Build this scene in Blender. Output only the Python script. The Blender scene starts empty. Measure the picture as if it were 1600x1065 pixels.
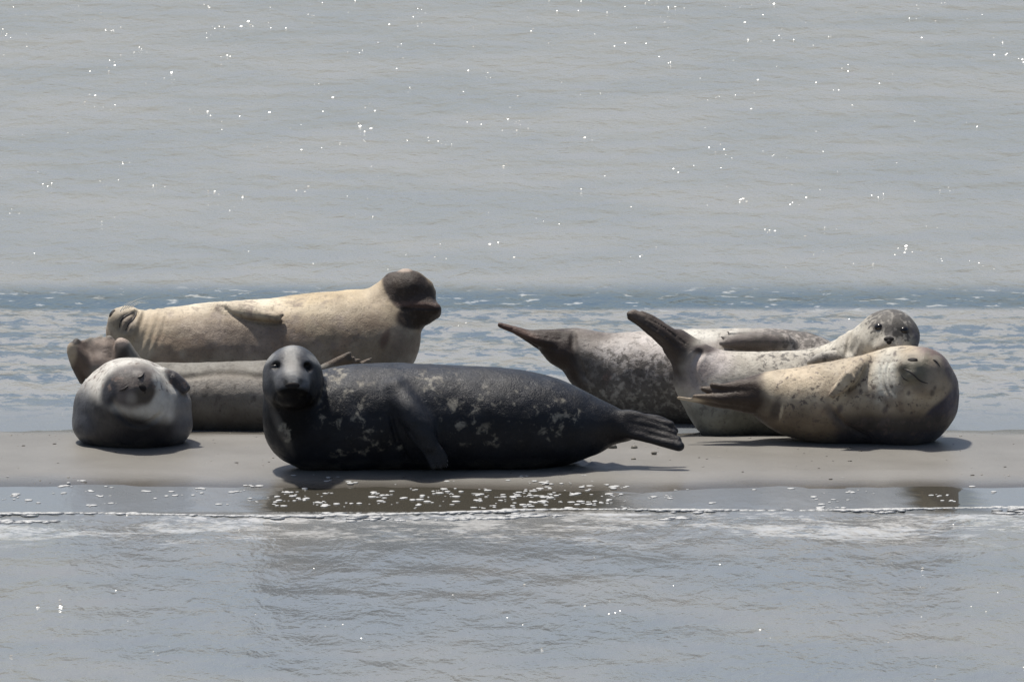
import bpy, bmesh, math, random
import numpy as np
from mathutils import Vector, Matrix

random.seed(7)
rng = np.random.default_rng(11)
C = bpy.context.scene.collection
SC = bpy.context.scene

# ------------------------------------------------------------------ camera, sky, sun
D, PITCH = 60.0, math.radians(8.0)
TGT = np.array([0.0, 0.0, 0.62])
CT, ST = math.cos(PITCH), math.sin(PITCH)
CAM = TGT + D * np.array([0.0, -CT, ST])
FWD = np.array([0.0, CT, -ST]); UP = np.array([0.0, ST, CT])
F = 320.0 * D
cd = bpy.data.cameras.new('camera'); cam = bpy.data.objects.new('camera', cd); C.objects.link(cam)
cam.location = CAM; cam.rotation_euler = (math.radians(90) - PITCH, 0, 0)
cd.sensor_width = 36; cd.lens = 36 * F / 1600.0
cd.clip_start = 1.0; cd.clip_end = 12000.0
SC.camera = cam

SUN_EL, SUN_AZ = math.radians(71), math.radians(-42)     # azimuth from +Y (away from the camera), negative = left
w = bpy.data.worlds.new('World'); SC.world = w; w.use_nodes = True
nt = w.node_tree; nt.nodes.clear()
sky = nt.nodes.new('ShaderNodeTexSky'); sky.sky_type = 'NISHITA'; sky.sun_disc = False
sky.sun_elevation = SUN_EL; sky.sun_rotation = SUN_AZ
sky.air_density = 1.0; sky.dust_density = 3.0; sky.ozone_density = 1.0
bg = nt.nodes.new('ShaderNodeBackground'); bg.inputs['Strength'].default_value = 0.094
wo = nt.nodes.new('ShaderNodeOutputWorld')
nt.links.new(sky.outputs[0], bg.inputs[0]); nt.links.new(bg.outputs[0], wo.inputs[0])

sd = bpy.data.lights.new('sun', 'SUN'); sun = bpy.data.objects.new('sun', sd); C.objects.link(sun)
sd.energy = 4.8; sd.angle = math.radians(3.0); sd.color = (1.0, 0.95, 0.87)
sdir = Vector((math.sin(SUN_AZ) * math.cos(SUN_EL), math.cos(SUN_AZ) * math.cos(SUN_EL), math.sin(SUN_EL)))
sun.rotation_euler = sdir.to_track_quat('Z', 'Y').to_euler()
sun.location = (0, 0, 30)
SC.view_settings.view_transform = 'Standard'; SC.view_settings.look = 'None'
SC.view_settings.exposure = 0.10; SC.view_settings.gamma = 1.0
SC.view_settings.use_curve_mapping = False

# ------------------------------------------------------------------ helpers
def P(px, py, Y):
    """point of the place seen at photo pixel (px, py) at distance-row Y"""
    d = FWD * F + np.array([1.0, 0, 0]) * (px - 800) - UP * (py - 532.5)
    t = (Y - CAM[1]) / d[1]
    return CAM + d * t
def S(Y):
    return (D + Y) / F                 # metres per photo pixel at row Y
def proj(v):
    q = v - CAM
    df = q @ FWD
    return 800 + F * q[:, 0] / df, 532.5 - F * (q @ UP) / df, df

def ss(x):
    x = np.clip(x, 0, 1); return x * x * (3 - 2 * x)
def smin(a, b, k):
    h = np.clip(0.5 + 0.5 * (b - a) / k, 0, 1)
    return b + (a - b) * h - k * h * (1 - h)
def smax(a, b, k): return -smin(-a, -b, k)

_lat = rng.random((64, 64, 64)).astype(np.float32)
def vnoise(p):
    i = np.floor(p).astype(int); f = p - i; f = f * f * (3 - 2 * f)
    r = 0
    for dx in (0, 1):
        for dy in (0, 1):
            for dz in (0, 1):
                wgt = (f[:, 0] if dx else 1 - f[:, 0]) * (f[:, 1] if dy else 1 - f[:, 1]) * (f[:, 2] if dz else 1 - f[:, 2])
                r = r + wgt * _lat[(i[:, 0] + dx) & 63, (i[:, 1] + dy) & 63, (i[:, 2] + dz) & 63]
    return r
def fbm(p, o=3):
    a, t, s = 0.5, 0, 0
    for k in range(o):
        t = t + a * vnoise(p * 2 ** k + 17.3 * k); s += a; a *= 0.5
    return t / s

WATER_Z = -0.03
def shore(x):           # y of the front water's edge wobble
    return 0.16 * np.sin(x * 1.3 + 1) + 0.07 * np.sin(x * 3.3) + .04 * np.sin(x * 7.7 + 2)
def ground(x, y):
    x = np.asarray(x, float); y = np.asarray(y, float)
    yy = y + 0.35 * shore(x)
    f = np.interp(yy, [-60, -6, -2.5, -1.35, -0.9, -0.48, -0.15, 0.95, 1.36, 2.0, 3.2, 6, 80],
                      [-1.5, -.6, -.22, -.085, -.05, -.03, 0.0, 0.0, -.03, -.07, -.16, -.4, -1.5])
    return f

# ---- SDF grid
class Field:
    def __init__(s, lo, hi, h):
        s.h = h; s.lo = np.array(lo, float)
        s.n = np.ceil((np.array(hi) - s.lo) / h).astype(int) + 1
        s.d = np.full(s.n, 1.0, np.float32)
    def box(s, lo, hi, lim=None):
        a0 = 0 if lim is None else np.array([x.start for x in lim]); b0 = s.n if lim is None else np.array([x.stop for x in lim])
        a = np.clip(np.floor((np.array(lo) - s.lo) / s.h).astype(int), a0, b0)
        b = np.clip(np.ceil((np.array(hi) - s.lo) / s.h).astype(int) + 1, a0, b0)
        if np.any(b <= a): return None
        ax = [(s.lo[i] + s.h * np.arange(a[i], b[i])).astype(np.float32) for i in range(3)]
        sl = tuple(slice(a[i], b[i]) for i in range(3))
        return sl, ax[0][:, None, None], ax[1][None, :, None], ax[2][None, None, :]
    def comb(s, sl, d, k, op):
        if op == 'add': s.d[sl] = smin(s.d[sl], d, k) if k > 0 else np.minimum(s.d[sl], d)
        else: s.d[sl] = smax(s.d[sl], -d, k)
    def cone(s, a, b, ra, rb, k, q=1.0, op='add'):
        m = max(ra, rb) * max(1, q) + k + 0.02
        r = s.box(np.minimum(a, b) - m, np.maximum(a, b) + m)
        if r is None: return
        sl, X, Y, Z = r
        d = cone_d(X, Y, Z, a, b, ra, rb, q)
        s.comb(sl, d, k, op)
    def chain(s, pts, k, q=1.0, sub=8, kin=0.012):
        """swept body through (x,y,z,r); q stretches the section in depth"""
        pts = catmull(pts, sub)
        lo = (pts[:, :3] - pts[:, 3:4] * max(1, q)).min(0) - k - 0.03
        hi = (pts[:, :3] + pts[:, 3:4] * max(1, q)).max(0) + k + 0.03
        r = s.box(lo, hi)
        sl0 = r[0]
        T = np.full([x.stop - x.start for x in sl0], 1.0, np.float32)
        off = [x.start for x in sl0]
        for i in range(len(pts) - 1):
            a, b = pts[i], pts[i + 1]
            m = max(a[3], b[3]) * max(1, q) + k + 0.03
            rr = s.box(np.minimum(a[:3], b[:3]) - m, np.maximum(a[:3], b[:3]) + m, sl0)
            if rr is None: continue
            sl, X, Y, Z = rr
            d = cone_d(X, Y, Z, a[:3], b[:3], a[3], b[3], q)
            ls = tuple(slice(sl[j].start - off[j], sl[j].stop - off[j]) for j in range(3))
            T[ls] = np.minimum(T[ls], d)
        s.comb(sl0, T, k, 'add')
    def ell(s, c, rad, R, k, op='add'):
        """ellipsoid, R columns = its axes"""
        m = max(rad) + k + 0.02
        r = s.box(np.array(c) - m, np.array(c) + m)
        if r is None: return
        sl, X, Y, Z = r
        dx, dy, dz = X - c[0], Y - c[1], Z - c[2]
        l = [dx * R[0, j] + dy * R[1, j] + dz * R[2, j] for j in range(3)]
        k0 = np.sqrt(sum((l[j] / rad[j]) ** 2 for j in range(3))) + 1e-6
        k1 = np.sqrt(sum((l[j] / rad[j] ** 2) ** 2 for j in range(3))) + 1e-6
        s.comb(sl, k0 * (k0 - 1) / k1, k, op)
    def pts(s):
        ax = [(s.lo[i] + s.h * np.arange(s.n[i])).astype(np.float32) for i in range(3)]
        return ax[0][:, None, None], ax[1][None, :, None], ax[2][None, None, :]

def cone_d(X, Y, Z, a, b, ra, rb, q):
    ay, by = a[1] / q, b[1] / q
    ab = np.array([b[0] - a[0], by - ay, b[2] - a[2]])
    L = float(ab @ ab) + 1e-9
    dx, dy, dz = X - a[0], Y / q - ay, Z - a[2]
    t = np.clip((dx * ab[0] + dy * ab[1] + dz * ab[2]) / L, 0, 1)
    return np.sqrt((dx - ab[0] * t) ** 2 + (dy - ab[1] * t) ** 2 + (dz - ab[2] * t) ** 2) - (ra + (rb - ra) * t)

def catmull(pts, sub):
    p = np.array(pts, float); n = len(p)
    if n < 3: sub = max(1, sub // 2)
    q = np.vstack([2 * p[0] - p[1], p, 2 * p[-1] - p[-2]])
    out = []
    for i in range(n - 1):
        a, b, c, d = q[i], q[i + 1], q[i + 2], q[i + 3]
        for j in range(sub):
            t = j / sub
            out.append(0.5 * (2 * b + (c - a) * t + (2 * a - 5 * b + 4 * c - d) * t * t + (3 * b - a - 3 * c + d) * t ** 3))
    out.append(p[-1]); out = np.array(out); out[:, 3] = np.maximum(out[:, 3], 0.002)
    return out

def surface_nets(d, lo, h):
    ins = d < 0
    n = d.shape
    c8 = np.zeros([k - 1 for k in n], np.uint8)
    for i in (0, 1):
        for j in (0, 1):
            for k in (0, 1):
                c8 += ins[i:n[0] - 1 + i, j:n[1] - 1 + j, k:n[2] - 1 + k]
    act = (c8 > 0) & (c8 < 8)
    cells = np.argwhere(act)
    idx = np.full(act.shape, -1, np.int64); idx[act] = np.arange(len(cells))
    V = np.zeros((len(cells), 3)); W = np.zeros(len(cells))
    corners = [(i, j, k) for i in (0, 1) for j in (0, 1) for k in (0, 1)]
    for a in corners:
        for ax in range(3):
            if a[ax] == 1: continue
            b = list(a); b[ax] = 1
            ca = cells + a; cb = cells + b
            va = d[ca[:, 0], ca[:, 1], ca[:, 2]]; vb = d[cb[:, 0], cb[:, 1], cb[:, 2]]
            m = (va < 0) != (vb < 0)
            t = np.where(m, va / np.where(m, va - vb, 1), 0)
            pt = np.array(a) + np.zeros((len(cells), 3)); pt[:, ax] += t
            V[m] += pt[m]; W[m] += 1
    V = (cells + V / W[:, None]) * h + lo
    faces = []
    for ax in range(3):
        o1, o2 = (ax + 1) % 3, (ax + 2) % 3
        sa = [slice(1, n[i] - 1) for i in range(3)]; sb = list(sa)
        sa[ax] = slice(0, n[ax] - 1); sb[ax] = slice(1, n[ax])
        A, B = ins[tuple(sa)], ins[tuple(sb)]
        for flip, M in ((False, A & ~B), (True, ~A & B)):
            e = np.argwhere(M)
            if not len(e): continue
            base = e + 1; base[:, ax] -= 1
            q = []
            for (u, v) in ((0, 0), (1, 0), (1, 1), (0, 1)):
                c = base.copy(); c[:, o1] -= u; c[:, o2] -= v
                q.append(idx[c[:, 0], c[:, 1], c[:, 2]])
            q = np.stack(q, 1)
            if flip: q = q[:, ::-1]
            faces.append(q)
    Q = np.vstack(faces)
    return V, Q

def relax(V, Q, it, lam=0.5):
    a = np.concatenate([Q[:, i] for i in range(4)] * 2)
    b = np.concatenate([Q[:, (i + 1) % 4] for i in range(4)] + [Q[:, (i - 1) % 4] for i in range(4)])
    cnt = np.bincount(a, minlength=len(V))[:, None]
    for k in range(it):
        for l in (lam, -lam * 1.02):
            s = np.stack([np.bincount(a, weights=V[b, j], minlength=len(V)) for j in range(3)], 1) / cnt
            V = V + l * (s - V)
    return V

def mesh_from(name, V, Q, smooth=True):
    me = bpy.data.meshes.new(name)
    V = np.asarray(V, np.float32); Q = np.asarray(Q, np.int32)
    me.vertices.add(len(V)); me.vertices.foreach_set('co', V.ravel())
    k = Q.shape[1]
    me.loops.add(Q.size); me.loops.foreach_set('vertex_index', Q.ravel())
    me.polygons.add(len(Q)); me.polygons.foreach_set('loop_start', np.arange(len(Q), dtype=np.int32) * k)
    me.polygons.foreach_set('loop_total', np.full(len(Q), k, np.int32))
    me.update(calc_edges=True); me.validate()
    me.polygons.foreach_set('use_smooth', np.full(len(me.polygons), smooth, bool))
    return me

def link(name, me, mat, parent=None, loc=None):
    o = bpy.data.objects.new(name, me); C.objects.link(o)
    if mat: me.materials.clear(); me.materials.append(mat)
    if parent: o.parent = parent
    if loc is not None: o.location = loc
    return o

def axes(f, u):
    """columns right, forward, up"""
    f = np.array(f, float); f /= np.linalg.norm(f)
    u = np.array(u, float); u = u - f * (u @ f); u /= np.linalg.norm(u)
    return np.stack([np.cross(f, u), f, u], 1)

# ------------------------------------------------------------------ materials
def nodes(mat):
    mat.use_nodes = True
    t = mat.node_tree; b = t.nodes['Principled BSDF']
    return t, b
def N(t, kind, **kw):
    n = t.nodes.new(kind)
    for k, v in kw.items():
        if k in n.inputs.keys() if isinstance(k, str) else False: n.inputs[k].default_value = v
        else: setattr(n, k, v)
    return n
def noise(t, vec, scale, detail=4, rough=0.55, dist=0.0):
    n = t.nodes.new('ShaderNodeTexNoise'); n.inputs['Scale'].default_value = scale
    n.inputs['Detail'].default_value = detail; n.inputs['Roughness'].default_value = rough
    n.inputs['Distortion'].default_value = dist
    if vec is not None: t.links.new(vec, n.inputs['Vector'])
    return n
def math_(t, op, a, b=None, c=None, clamp=False):
    n = t.nodes.new('ShaderNodeMath'); n.operation = op; n.use_clamp = clamp
    for i, x in enumerate((a, b, c)):
        if x is None: continue
        if isinstance(x, (int, float)): n.inputs[i].default_value = x
        else: t.links.new(x, n.inputs[i])
    return n.outputs[0]
def mapr(t, v, a, b, c=0.0, d=1.0, smooth=True):
    n = t.nodes.new('ShaderNodeMapRange')
    if smooth: n.interpolation_type = 'SMOOTHSTEP'
    t.links.new(v, n.inputs[0])
    for i, x in enumerate((a, b, c, d)): n.inputs[i + 1].default_value = x
    return n.outputs[0]
def mixc(t, fac, a, b, mode='MIX'):
    n = t.nodes.new('ShaderNodeMix'); n.data_type = 'RGBA'; n.blend_type = mode
    for i, x in ((0, fac), (6, a), (7, b)):
        if isinstance(x, (int, float)): n.inputs[i].default_value = x
        elif isinstance(x, tuple): n.inputs[i].default_value = (*x, 1)
        else: t.links.new(x, n.inputs[i])
    return n.outputs[2]
def bump(t, h, strength, dist, prev=None):
    n = t.nodes.new('ShaderNodeBump'); n.inputs['Strength'].default_value = strength
    n.inputs['Distance'].default_value = dist
    t.links.new(h, n.inputs['Height'])
    if prev is not None: t.links.new(prev, n.inputs['Normal'])
    return n.outputs[0]
def tex_obj(t, scale=None, rot=None):
    c = t.nodes.new('ShaderNodeTexCoord'); v = c.outputs['Object']
    if scale is not None or rot is not None:
        m = t.nodes.new('ShaderNodeMapping')
        if scale is not None: m.inputs['Scale'].default_value = scale
        if rot is not None: m.inputs['Rotation'].default_value = rot
        t.links.new(v, m.inputs[0]); v = m.outputs[0]
    return v

def coat_mat(name, spot, spot_scale, lo, hi, rough=0.5, fine=(0.05, 0.04, 0.035), fine_amt=0.5, seed=0.0, fscale=70, sheen=0.05, spec=0.35):
    m = bpy.data.materials.new(name); t, b = nodes(m)
    v = tex_obj(t, (1, 1, 1), (seed, seed * 2, 0))
    at = t.nodes.new('ShaderNodeAttribute'); at.attribute_name = 'coat'
    sp = t.nodes.new('ShaderNodeAttribute'); sp.attribute_name = 'spot'
    n1 = noise(t, v, spot_scale, 5, 0.62, 0.25)
    x = math_(t, 'ADD', n1.outputs[0], math_(t, 'MULTIPLY', sp.outputs['Fac'], 0.22))
    f1 = mapr(t, x, lo, hi)
    f1 = math_(t, 'MULTIPLY', f1, mapr(t, sp.outputs['Fac'], 0.0, 0.25))
    col = mixc(t, math_(t, 'MULTIPLY', f1, 0.85), at.outputs['Color'], spot)
    n2 = noise(t, v, fscale, 3, 0.6)
    f2 = mapr(t, n2.outputs[0], 0.52, 0.70, 0, fine_amt)
    f2 = math_(t, 'MULTIPLY', f2, mapr(t, sp.outputs['Fac'], 0.0, 0.35, 0.35, 1.0))
    col = mixc(t, f2, col, fine)
    n3 = noise(t, v, 9, 4, 0.6)
    col = mixc(t, 1.0, col, mixc(t, mapr(t, n3.outputs[0], 0.3, 0.7), (0.74, 0.72, 0.70), (1.12, 1.12, 1.12)), 'MULTIPLY')
    t.links.new(col, b.inputs['Base Color'])
    n4 = noise(t, v, 240, 2, 0.6); n5 = noise(t, v, 22, 4, 0.6)
    nb = bump(t, n5.outputs[0], 0.16, 0.02)
    nb = bump(t, n4.outputs[0], 0.5, 0.006, nb)
    n6 = noise(t, v, 75, 3, 0.7); nb = bump(t, n6.outputs[0], 0.35, 0.006, nb)
    t.links.new(nb, b.inputs['Normal'])
    t.links.new(mapr(t, n5.outputs[0], 0.3, 0.7, rough - 0.08, rough + 0.1), b.inputs['Roughness'])
    bw = t.nodes.new('ShaderNodeRGBToBW'); t.links.new(at.outputs['Color'], bw.inputs[0])
    t.links.new(mapr(t, bw.outputs[0], 0.004, 0.02, spec * .3, spec), b.inputs['Specular IOR Level'])
    b.inputs['Sheen Weight'].default_value = sheen; b.inputs['Sheen Roughness'].default_value = 0.5
    return m
def plain(name, col, rough, spec=0.5):
    m = bpy.data.materials.new(name); t, b = nodes(m)
    v = tex_obj(t); n = noise(t, v, 60, 3)
    t.links.new(mixc(t, mapr(t, n.outputs[0], .3, .7), tuple(c * .8 for c in col), tuple(min(1, c * 1.15) for c in col)), b.inputs['Base Color'])
    b.inputs['Roughness'].default_value = rough; b.inputs['Specular IOR Level'].default_value = spec
    return m
M_EYE = plain('wet black eye', (.006, .005, .005), .22)
M_NOSE = plain('dark nose skin', (.014, .012, .012), .65, .2)
M_SLIT = plain('dark lip and lid line', (.022, .016, .015), .5)
M_CLAW = plain('horn claw', (.16, .14, .12), .4)
M_CLAWD = plain('dark horn claw', (.26, .26, .26), .35)
M_WHISK = plain('pale whisker', (.7, .68, .62), .4)

# ------------------------------------------------------------------ terrain and water
def axis(lo, hi, step, far, g=1.35):
    a = list(np.arange(lo, hi + 1e-6, step))
    s = step
    x = a[-1]
    while x < far: s *= g; x += s; a.append(x)
    s = step; x = a[0]; pre = []
    while x > -far: s *= g; x -= s; pre.append(x)
    return np.array(pre[::-1] + a)
def sheet(xs, ys, zf):
    X, Y = np.meshgrid(xs, ys, indexing='ij')
    Z = zf(X, Y); nx, ny = X.shape
    i = np.arange(nx * ny).reshape(nx, ny)
    Q = np.stack([i[:-1, :-1], i[1:, :-1], i[1:, 1:], i[:-1, 1:]], -1).reshape(-1, 4)
    return np.stack([X, Y, Z], -1).reshape(-1, 3), Q
def sand_z(X, Y):
    z = ground(X, Y)
    p = np.stack([X.ravel() * 3, Y.ravel() * 5, X.ravel() * 0], 1)
    near = np.exp(-(np.maximum(0, np.abs(X) - 6) / 3) ** 2)
    z = z + (fbm(p, 3).reshape(X.shape) - .5) * 0.012 * near
    p2 = np.stack([X.ravel() * 11, Y.ravel() * 7 + 3, X.ravel() * 0], 1)
    z = z + (fbm(p2, 3).reshape(X.shape) - .5) * 0.005 * near
    # churned sand behind the dark seal's belly, by its tail
    bx, by = P(905, 722, 0)[0], 0.1
    m = np.exp(-(((X - bx) / .22) ** 2 + ((Y - by) / .25) ** 2))
    q = np.stack([X.ravel() * 28, Y.ravel() * 16, X.ravel() * 0 + 5], 1)
    z = z + m * (fbm(q, 3).reshape(X.shape) - .42) * 0.05
    return z
V, Q = sheet(axis(-5, 5, .035, 6000), axis(-3, 4, .03, 6000), sand_z)
m_sand = bpy.data.materials.new('wet sand'); t, b = nodes(m_sand)
v = tex_obj(t)
n1 = noise(t, v, 1.6, 4); n2 = noise(t, v, 160, 3, .7)
sx = t.nodes.new('ShaderNodeSeparateXYZ'); t.links.new(v, sx.inputs[0])
wet = mapr(t, sx.outputs['Z'], -0.012, -0.030)
col = mixc(t, mapr(t, n1.outputs[0], .3, .7), (.178, .170, .154), (.215, .207, .190))
col = mixc(t, math_(t, 'MULTIPLY', mapr(t, n2.outputs[0], .45, .75), .35), col, (.10, .09, .078))
col = mixc(t, wet, col, (.10, .092, .08))
t.links.new(col, b.inputs['Base Color'])
t.links.new(mapr(t, sx.outputs['Z'], -0.002, -0.028, .42, .15), b.inputs['Roughness'])
b.inputs['Specular IOR Level'].default_value = .5
t.links.new(bump(t, n2.outputs[0], .25, .003, bump(t, n1.outputs[0], .3, .02)), b.inputs['Normal'])
o = link('sandbank', mesh_from('sandbank', V, Q), m_sand); o['kind'] = 'structure'

FILM0, FILM1 = -1.30, -0.40      # the calm film between the sand's edge and the foam line
def water_z(X, Y):
    near = np.exp(-(np.maximum(0, np.abs(X) - 7) / 4) ** 2)
    calm = 1 - ss((Y - FILM0 + .12) / .12) * (1 - ss((Y - 1.6) / 1.2))
    amp = np.where(Y < 0, np.clip((-1.25 - Y) / 1.5, 0.25, 1) * .006, np.clip((Y - 1.3) / 3.0, 0, 1) * (.009 - .006 * ss((Y - 4) / 4))) * calm * near
    p = np.stack([X.ravel() * 2.2, Y.ravel() * 3.1, X.ravel() * 0], 1)
    w_ = (fbm(p, 3).reshape(X.shape) - .5) * 2
    w2 = np.sin(Y * 9 + 1.2 * np.sin(X * 1.1) + X * 1.4) * .25
    # little bore of the wave's edge at the foam line
    edge = -1.30 + 0.10 * np.sin(X * .9) + .05 * np.sin(X * 2.7 + 1)
    ripple = np.exp(-((Y - edge + .04) / .05) ** 2) * .012 * near
    return WATER_Z + amp * (w_ + w2) + ripple
V, Q = sheet(axis(-5, 5, .045, 8000), axis(-9, 24, .045, 8000), water_z)
m_w = bpy.data.materials.new('silty sea water'); t, b = nodes(m_w)
v = tex_obj(t)
sx = t.nodes.new('ShaderNodeSeparateXYZ'); t.links.new(v, sx.inputs[0]); Yc = sx.outputs['Y']
# wave relief: anisotropic wind ripples
mp = t.nodes.new('ShaderNodeMapping'); mp.inputs['Scale'].default_value = (1.0, .42, 1); t.links.new(v, mp.inputs[0])
wa = noise(t, mp.outputs[0], 5.0, 3, .5, .3); wb = noise(t, mp.outputs[0], 11, 3, .6, .4); wc = noise(t, mp.outputs[0], 45, 2, .6)
front = mapr(t, Yc, -1.33, -1.24); back = mapr(t, Yc, 1.5, 3.0)
film = math_(t, 'MULTIPLY', front, math_(t, 'SUBTRACT', 1.0, back))      # 1 inside the calm film
Xc = sx.outputs['X']
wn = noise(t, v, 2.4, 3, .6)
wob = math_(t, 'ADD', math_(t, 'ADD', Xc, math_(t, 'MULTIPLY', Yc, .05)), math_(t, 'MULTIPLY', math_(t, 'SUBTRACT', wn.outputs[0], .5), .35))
g1 = math_(t, 'MULTIPLY', mapr(t, wob, -1.36, -1.12), mapr(t, wob, .72, .30))       # glassy stretches of the film, also mask for the painted seal reflections
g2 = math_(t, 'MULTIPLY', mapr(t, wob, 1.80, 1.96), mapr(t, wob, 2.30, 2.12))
glass_refl = math_(t, 'MAXIMUM', g1, g2)
fcalm = math_(t, 'MULTIPLY', film, math_(t, 'ADD', .62, math_(t, 'MULTIPLY', glass_refl, .37)))
rough_zone = math_(t, 'SUBTRACT', 1.0, fcalm)
h = math_(t, 'ADD', math_(t, 'MULTIPLY', wa.outputs[0], .7), math_(t, 'ADD', math_(t, 'MULTIPLY', wb.outputs[0], .3), math_(t, 'MULTIPLY', wc.outputs[0], .06)))
h = math_(t, 'MULTIPLY', h, rough_zone)
h = math_(t, 'MULTIPLY', h, mapr(t, Yc, 4.0, 9.0, 1.0, .62))
t.links.new(bump(t, h, 1.0, .033), b.inputs['Normal'])
patch = noise(t, v, .55, 4, .6)
mp2 = t.nodes.new('ShaderNodeMapping'); mp2.inputs['Scale'].default_value = (1.0, .75, 1); t.links.new(v, mp2.inputs[0])
blo = noise(t, mp2.outputs[0], 9.5, 4, .65, .4)
mp3 = t.nodes.new('ShaderNodeMapping'); mp3.inputs['Scale'].default_value = (.12, 1.5, 1); t.links.new(v, mp3.inputs[0])
rows = noise(t, mp3.outputs[0], 1.6, 3, .6)          # silt and blue sky-reflection dapples, both put into the colour, in the shallow stretch behind the bank
big = noise(t, v, .9, 3, .6)
xx = math_(t, 'ADD', blo.outputs[0], math_(t, 'ADD', math_(t, 'MULTIPLY', math_(t, 'SUBTRACT', big.outputs[0], .5), .25), math_(t, 'MULTIPLY', math_(t, 'SUBTRACT', rows.outputs[0], .5), .9)))
silt = (.265, .258, .245); blue = (.04, .072, .10); sky_dapple = (.095, .122, .150)
dap = mapr(t, xx, .39, .52)
shallow = mixc(t, dap, sky_dapple, silt)
open_ = mixc(t, mapr(t, patch.outputs[0], .35, .65), (.215, .222, .222), (.262, .258, .246))
deepband = math_(t, 'MULTIPLY', mapr(t, Yc, 5.75, 5.95), math_(t, 'SUBTRACT', 1.0, mapr(t, Yc, 6.3, 7.1)))
frontc = mixc(t, mapr(t, patch.outputs[0], .35, .65), (.165, .18, .192), (.21, .21, .203))
c1 = mixc(t, mapr(t, Yc, 5.8, 6.3), shallow, open_)
c1 = mixc(t, math_(t, 'MULTIPLY', deepband, .9), c1, blue)
c1 = mixc(t, mapr(t, Yc, -.5, .5), frontc, c1)
c1 = mixc(t, film, c1, mixc(t, glass_refl, (.175, .19, .205), (.065, .060, .048)))  # brown where glassy: the seals' dark reflections put into the water colour
mf = t.nodes.new('ShaderNodeMapping'); mf.inputs['Scale'].default_value = (1.0, 1.6, 1); t.links.new(v, mf.inputs[0])
fa = noise(t, mf.outputs[0], 2.1, 5, .62, .8); fb = noise(t, mf.outputs[0], 19, 5, .72, .6)
fz = math_(t, 'MULTIPLY', mapr(t, Yc, -2.75, -1.75), mapr(t, Yc, -1.22, -1.34))
fx = math_(t, 'ADD', math_(t, 'ADD', math_(t, 'MULTIPLY', fa.outputs[0], .55), math_(t, 'MULTIPLY', fb.outputs[0], .45)), math_(t, 'MULTIPLY', fz, .10))
fm = math_(t, 'MULTIPLY', mapr(t, fx, .575, .67), fz)
far_f = noise(t, v, 7, 3, .6, .5); fzb = math_(t, 'MULTIPLY', mapr(t, Yc, 5.6, 6.0), mapr(t, Yc, 6.9, 6.4))
fm2 = math_(t, 'MULTIPLY', mapr(t, far_f.outputs[0], .60, .68, 0, .75), fzb)
fm = math_(t, 'MAXIMUM', math_(t, 'MULTIPLY', fm, .8), fm2)
c1 = mixc(t, fm, c1, (.50, .50, .49))
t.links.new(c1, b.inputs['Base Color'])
b.inputs['IOR'].default_value = 1.33
t.links.new(math_(t, 'SUBTRACT', mapr(t, film, 0, 1, .14, .22), math_(t, 'MULTIPLY', math_(t, 'MULTIPLY', film, glass_refl), .18)), b.inputs['Roughness'])
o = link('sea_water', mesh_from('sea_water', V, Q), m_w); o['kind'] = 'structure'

# ------------------------------------------------------------------ foam
def ico(sub=1):
    bm = bmesh.new(); bmesh.ops.create_icosphere(bm, subdivisions=sub, radius=1)
    v = np.array([x.co[:] for x in bm.verts]); f = np.array([[q.index for q in p.verts] for p in bm.faces]); bm.free()
    return v, f
IV, IF = ico(2); IV1, IF1 = ico(1)
def blobs(name, cs, rs, mat, kind='stuff', hi=False, wob=.25):
    """many flattened domes joined: cs (n,3), rs (n,3)"""
    v0, f0 = (IV, IF) if hi else (IV1, IF1)
    n = len(cs); cs = np.array(cs); rs = np.array(rs)
    V = v0[None] * rs[:, None, :] * (1 + wob * (rng.random((n, len(v0), 1)) - .5)) + cs[:, None, :]
    Q = f0[None] + (np.arange(n) * len(v0))[:, None, None]
    o = link(name, mesh_from(name, V.reshape(-1, 3), Q.reshape(-1, 3)), mat)
    o['kind'] = kind
    return o
m_foam = bpy.data.materials.new('sea foam'); t, b = nodes(m_foam)
v = tex_obj(t); nf = noise(t, v, 160, 3)
t.links.new(mixc(t, mapr(t, nf.outputs[0], .3, .7), (.36, .37, .37), (.56, .56, .55)), b.inputs['Base Color'])
b.inputs['Roughness'].default_value = .5
t.links.new(bump(t, nf.outputs[0], .6, .004), b.inputs['Normal'])

def edge_y(x): return -1.30 + 0.10 * math.sin(x * .9) + .05 * math.sin(x * 2.7 + 1) + .03 * math.sin(x * 6.1)
cs, rs = [], []
x = -4.5
while x < 4.5:
    dens = -.12 + 1.15 * float(vnoise(np.array([[x * 2.3, 3.1, 0]]))[0])
    if -1.2 < x < .5: dens += .3
    dens = max(.05, dens)
    for k in range(int(random.random() * 1.3 + 4 * dens)):
        y = edge_y(x) + random.gauss(0, .010 + .028 * dens * dens)
        r = random.uniform(.008, .02) * (.6 + .6 * dens)
        if k % 3 == 2 and math.sin(x * 2.1 + 1.5) > -.1: y -= .16 + .05 * math.sin(x * 1.7)
        cs.append((x + random.uniform(-.02, .02), y, float(water_z(np.array([[x]]), np.array([[y]]))[0, 0]) + .001)); rs.append((r * random.uniform(1.2, 3), r * 1.8, .003 + r * .10))
    x += .011
blobs('foam_line', cs, rs, m_foam)
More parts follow.
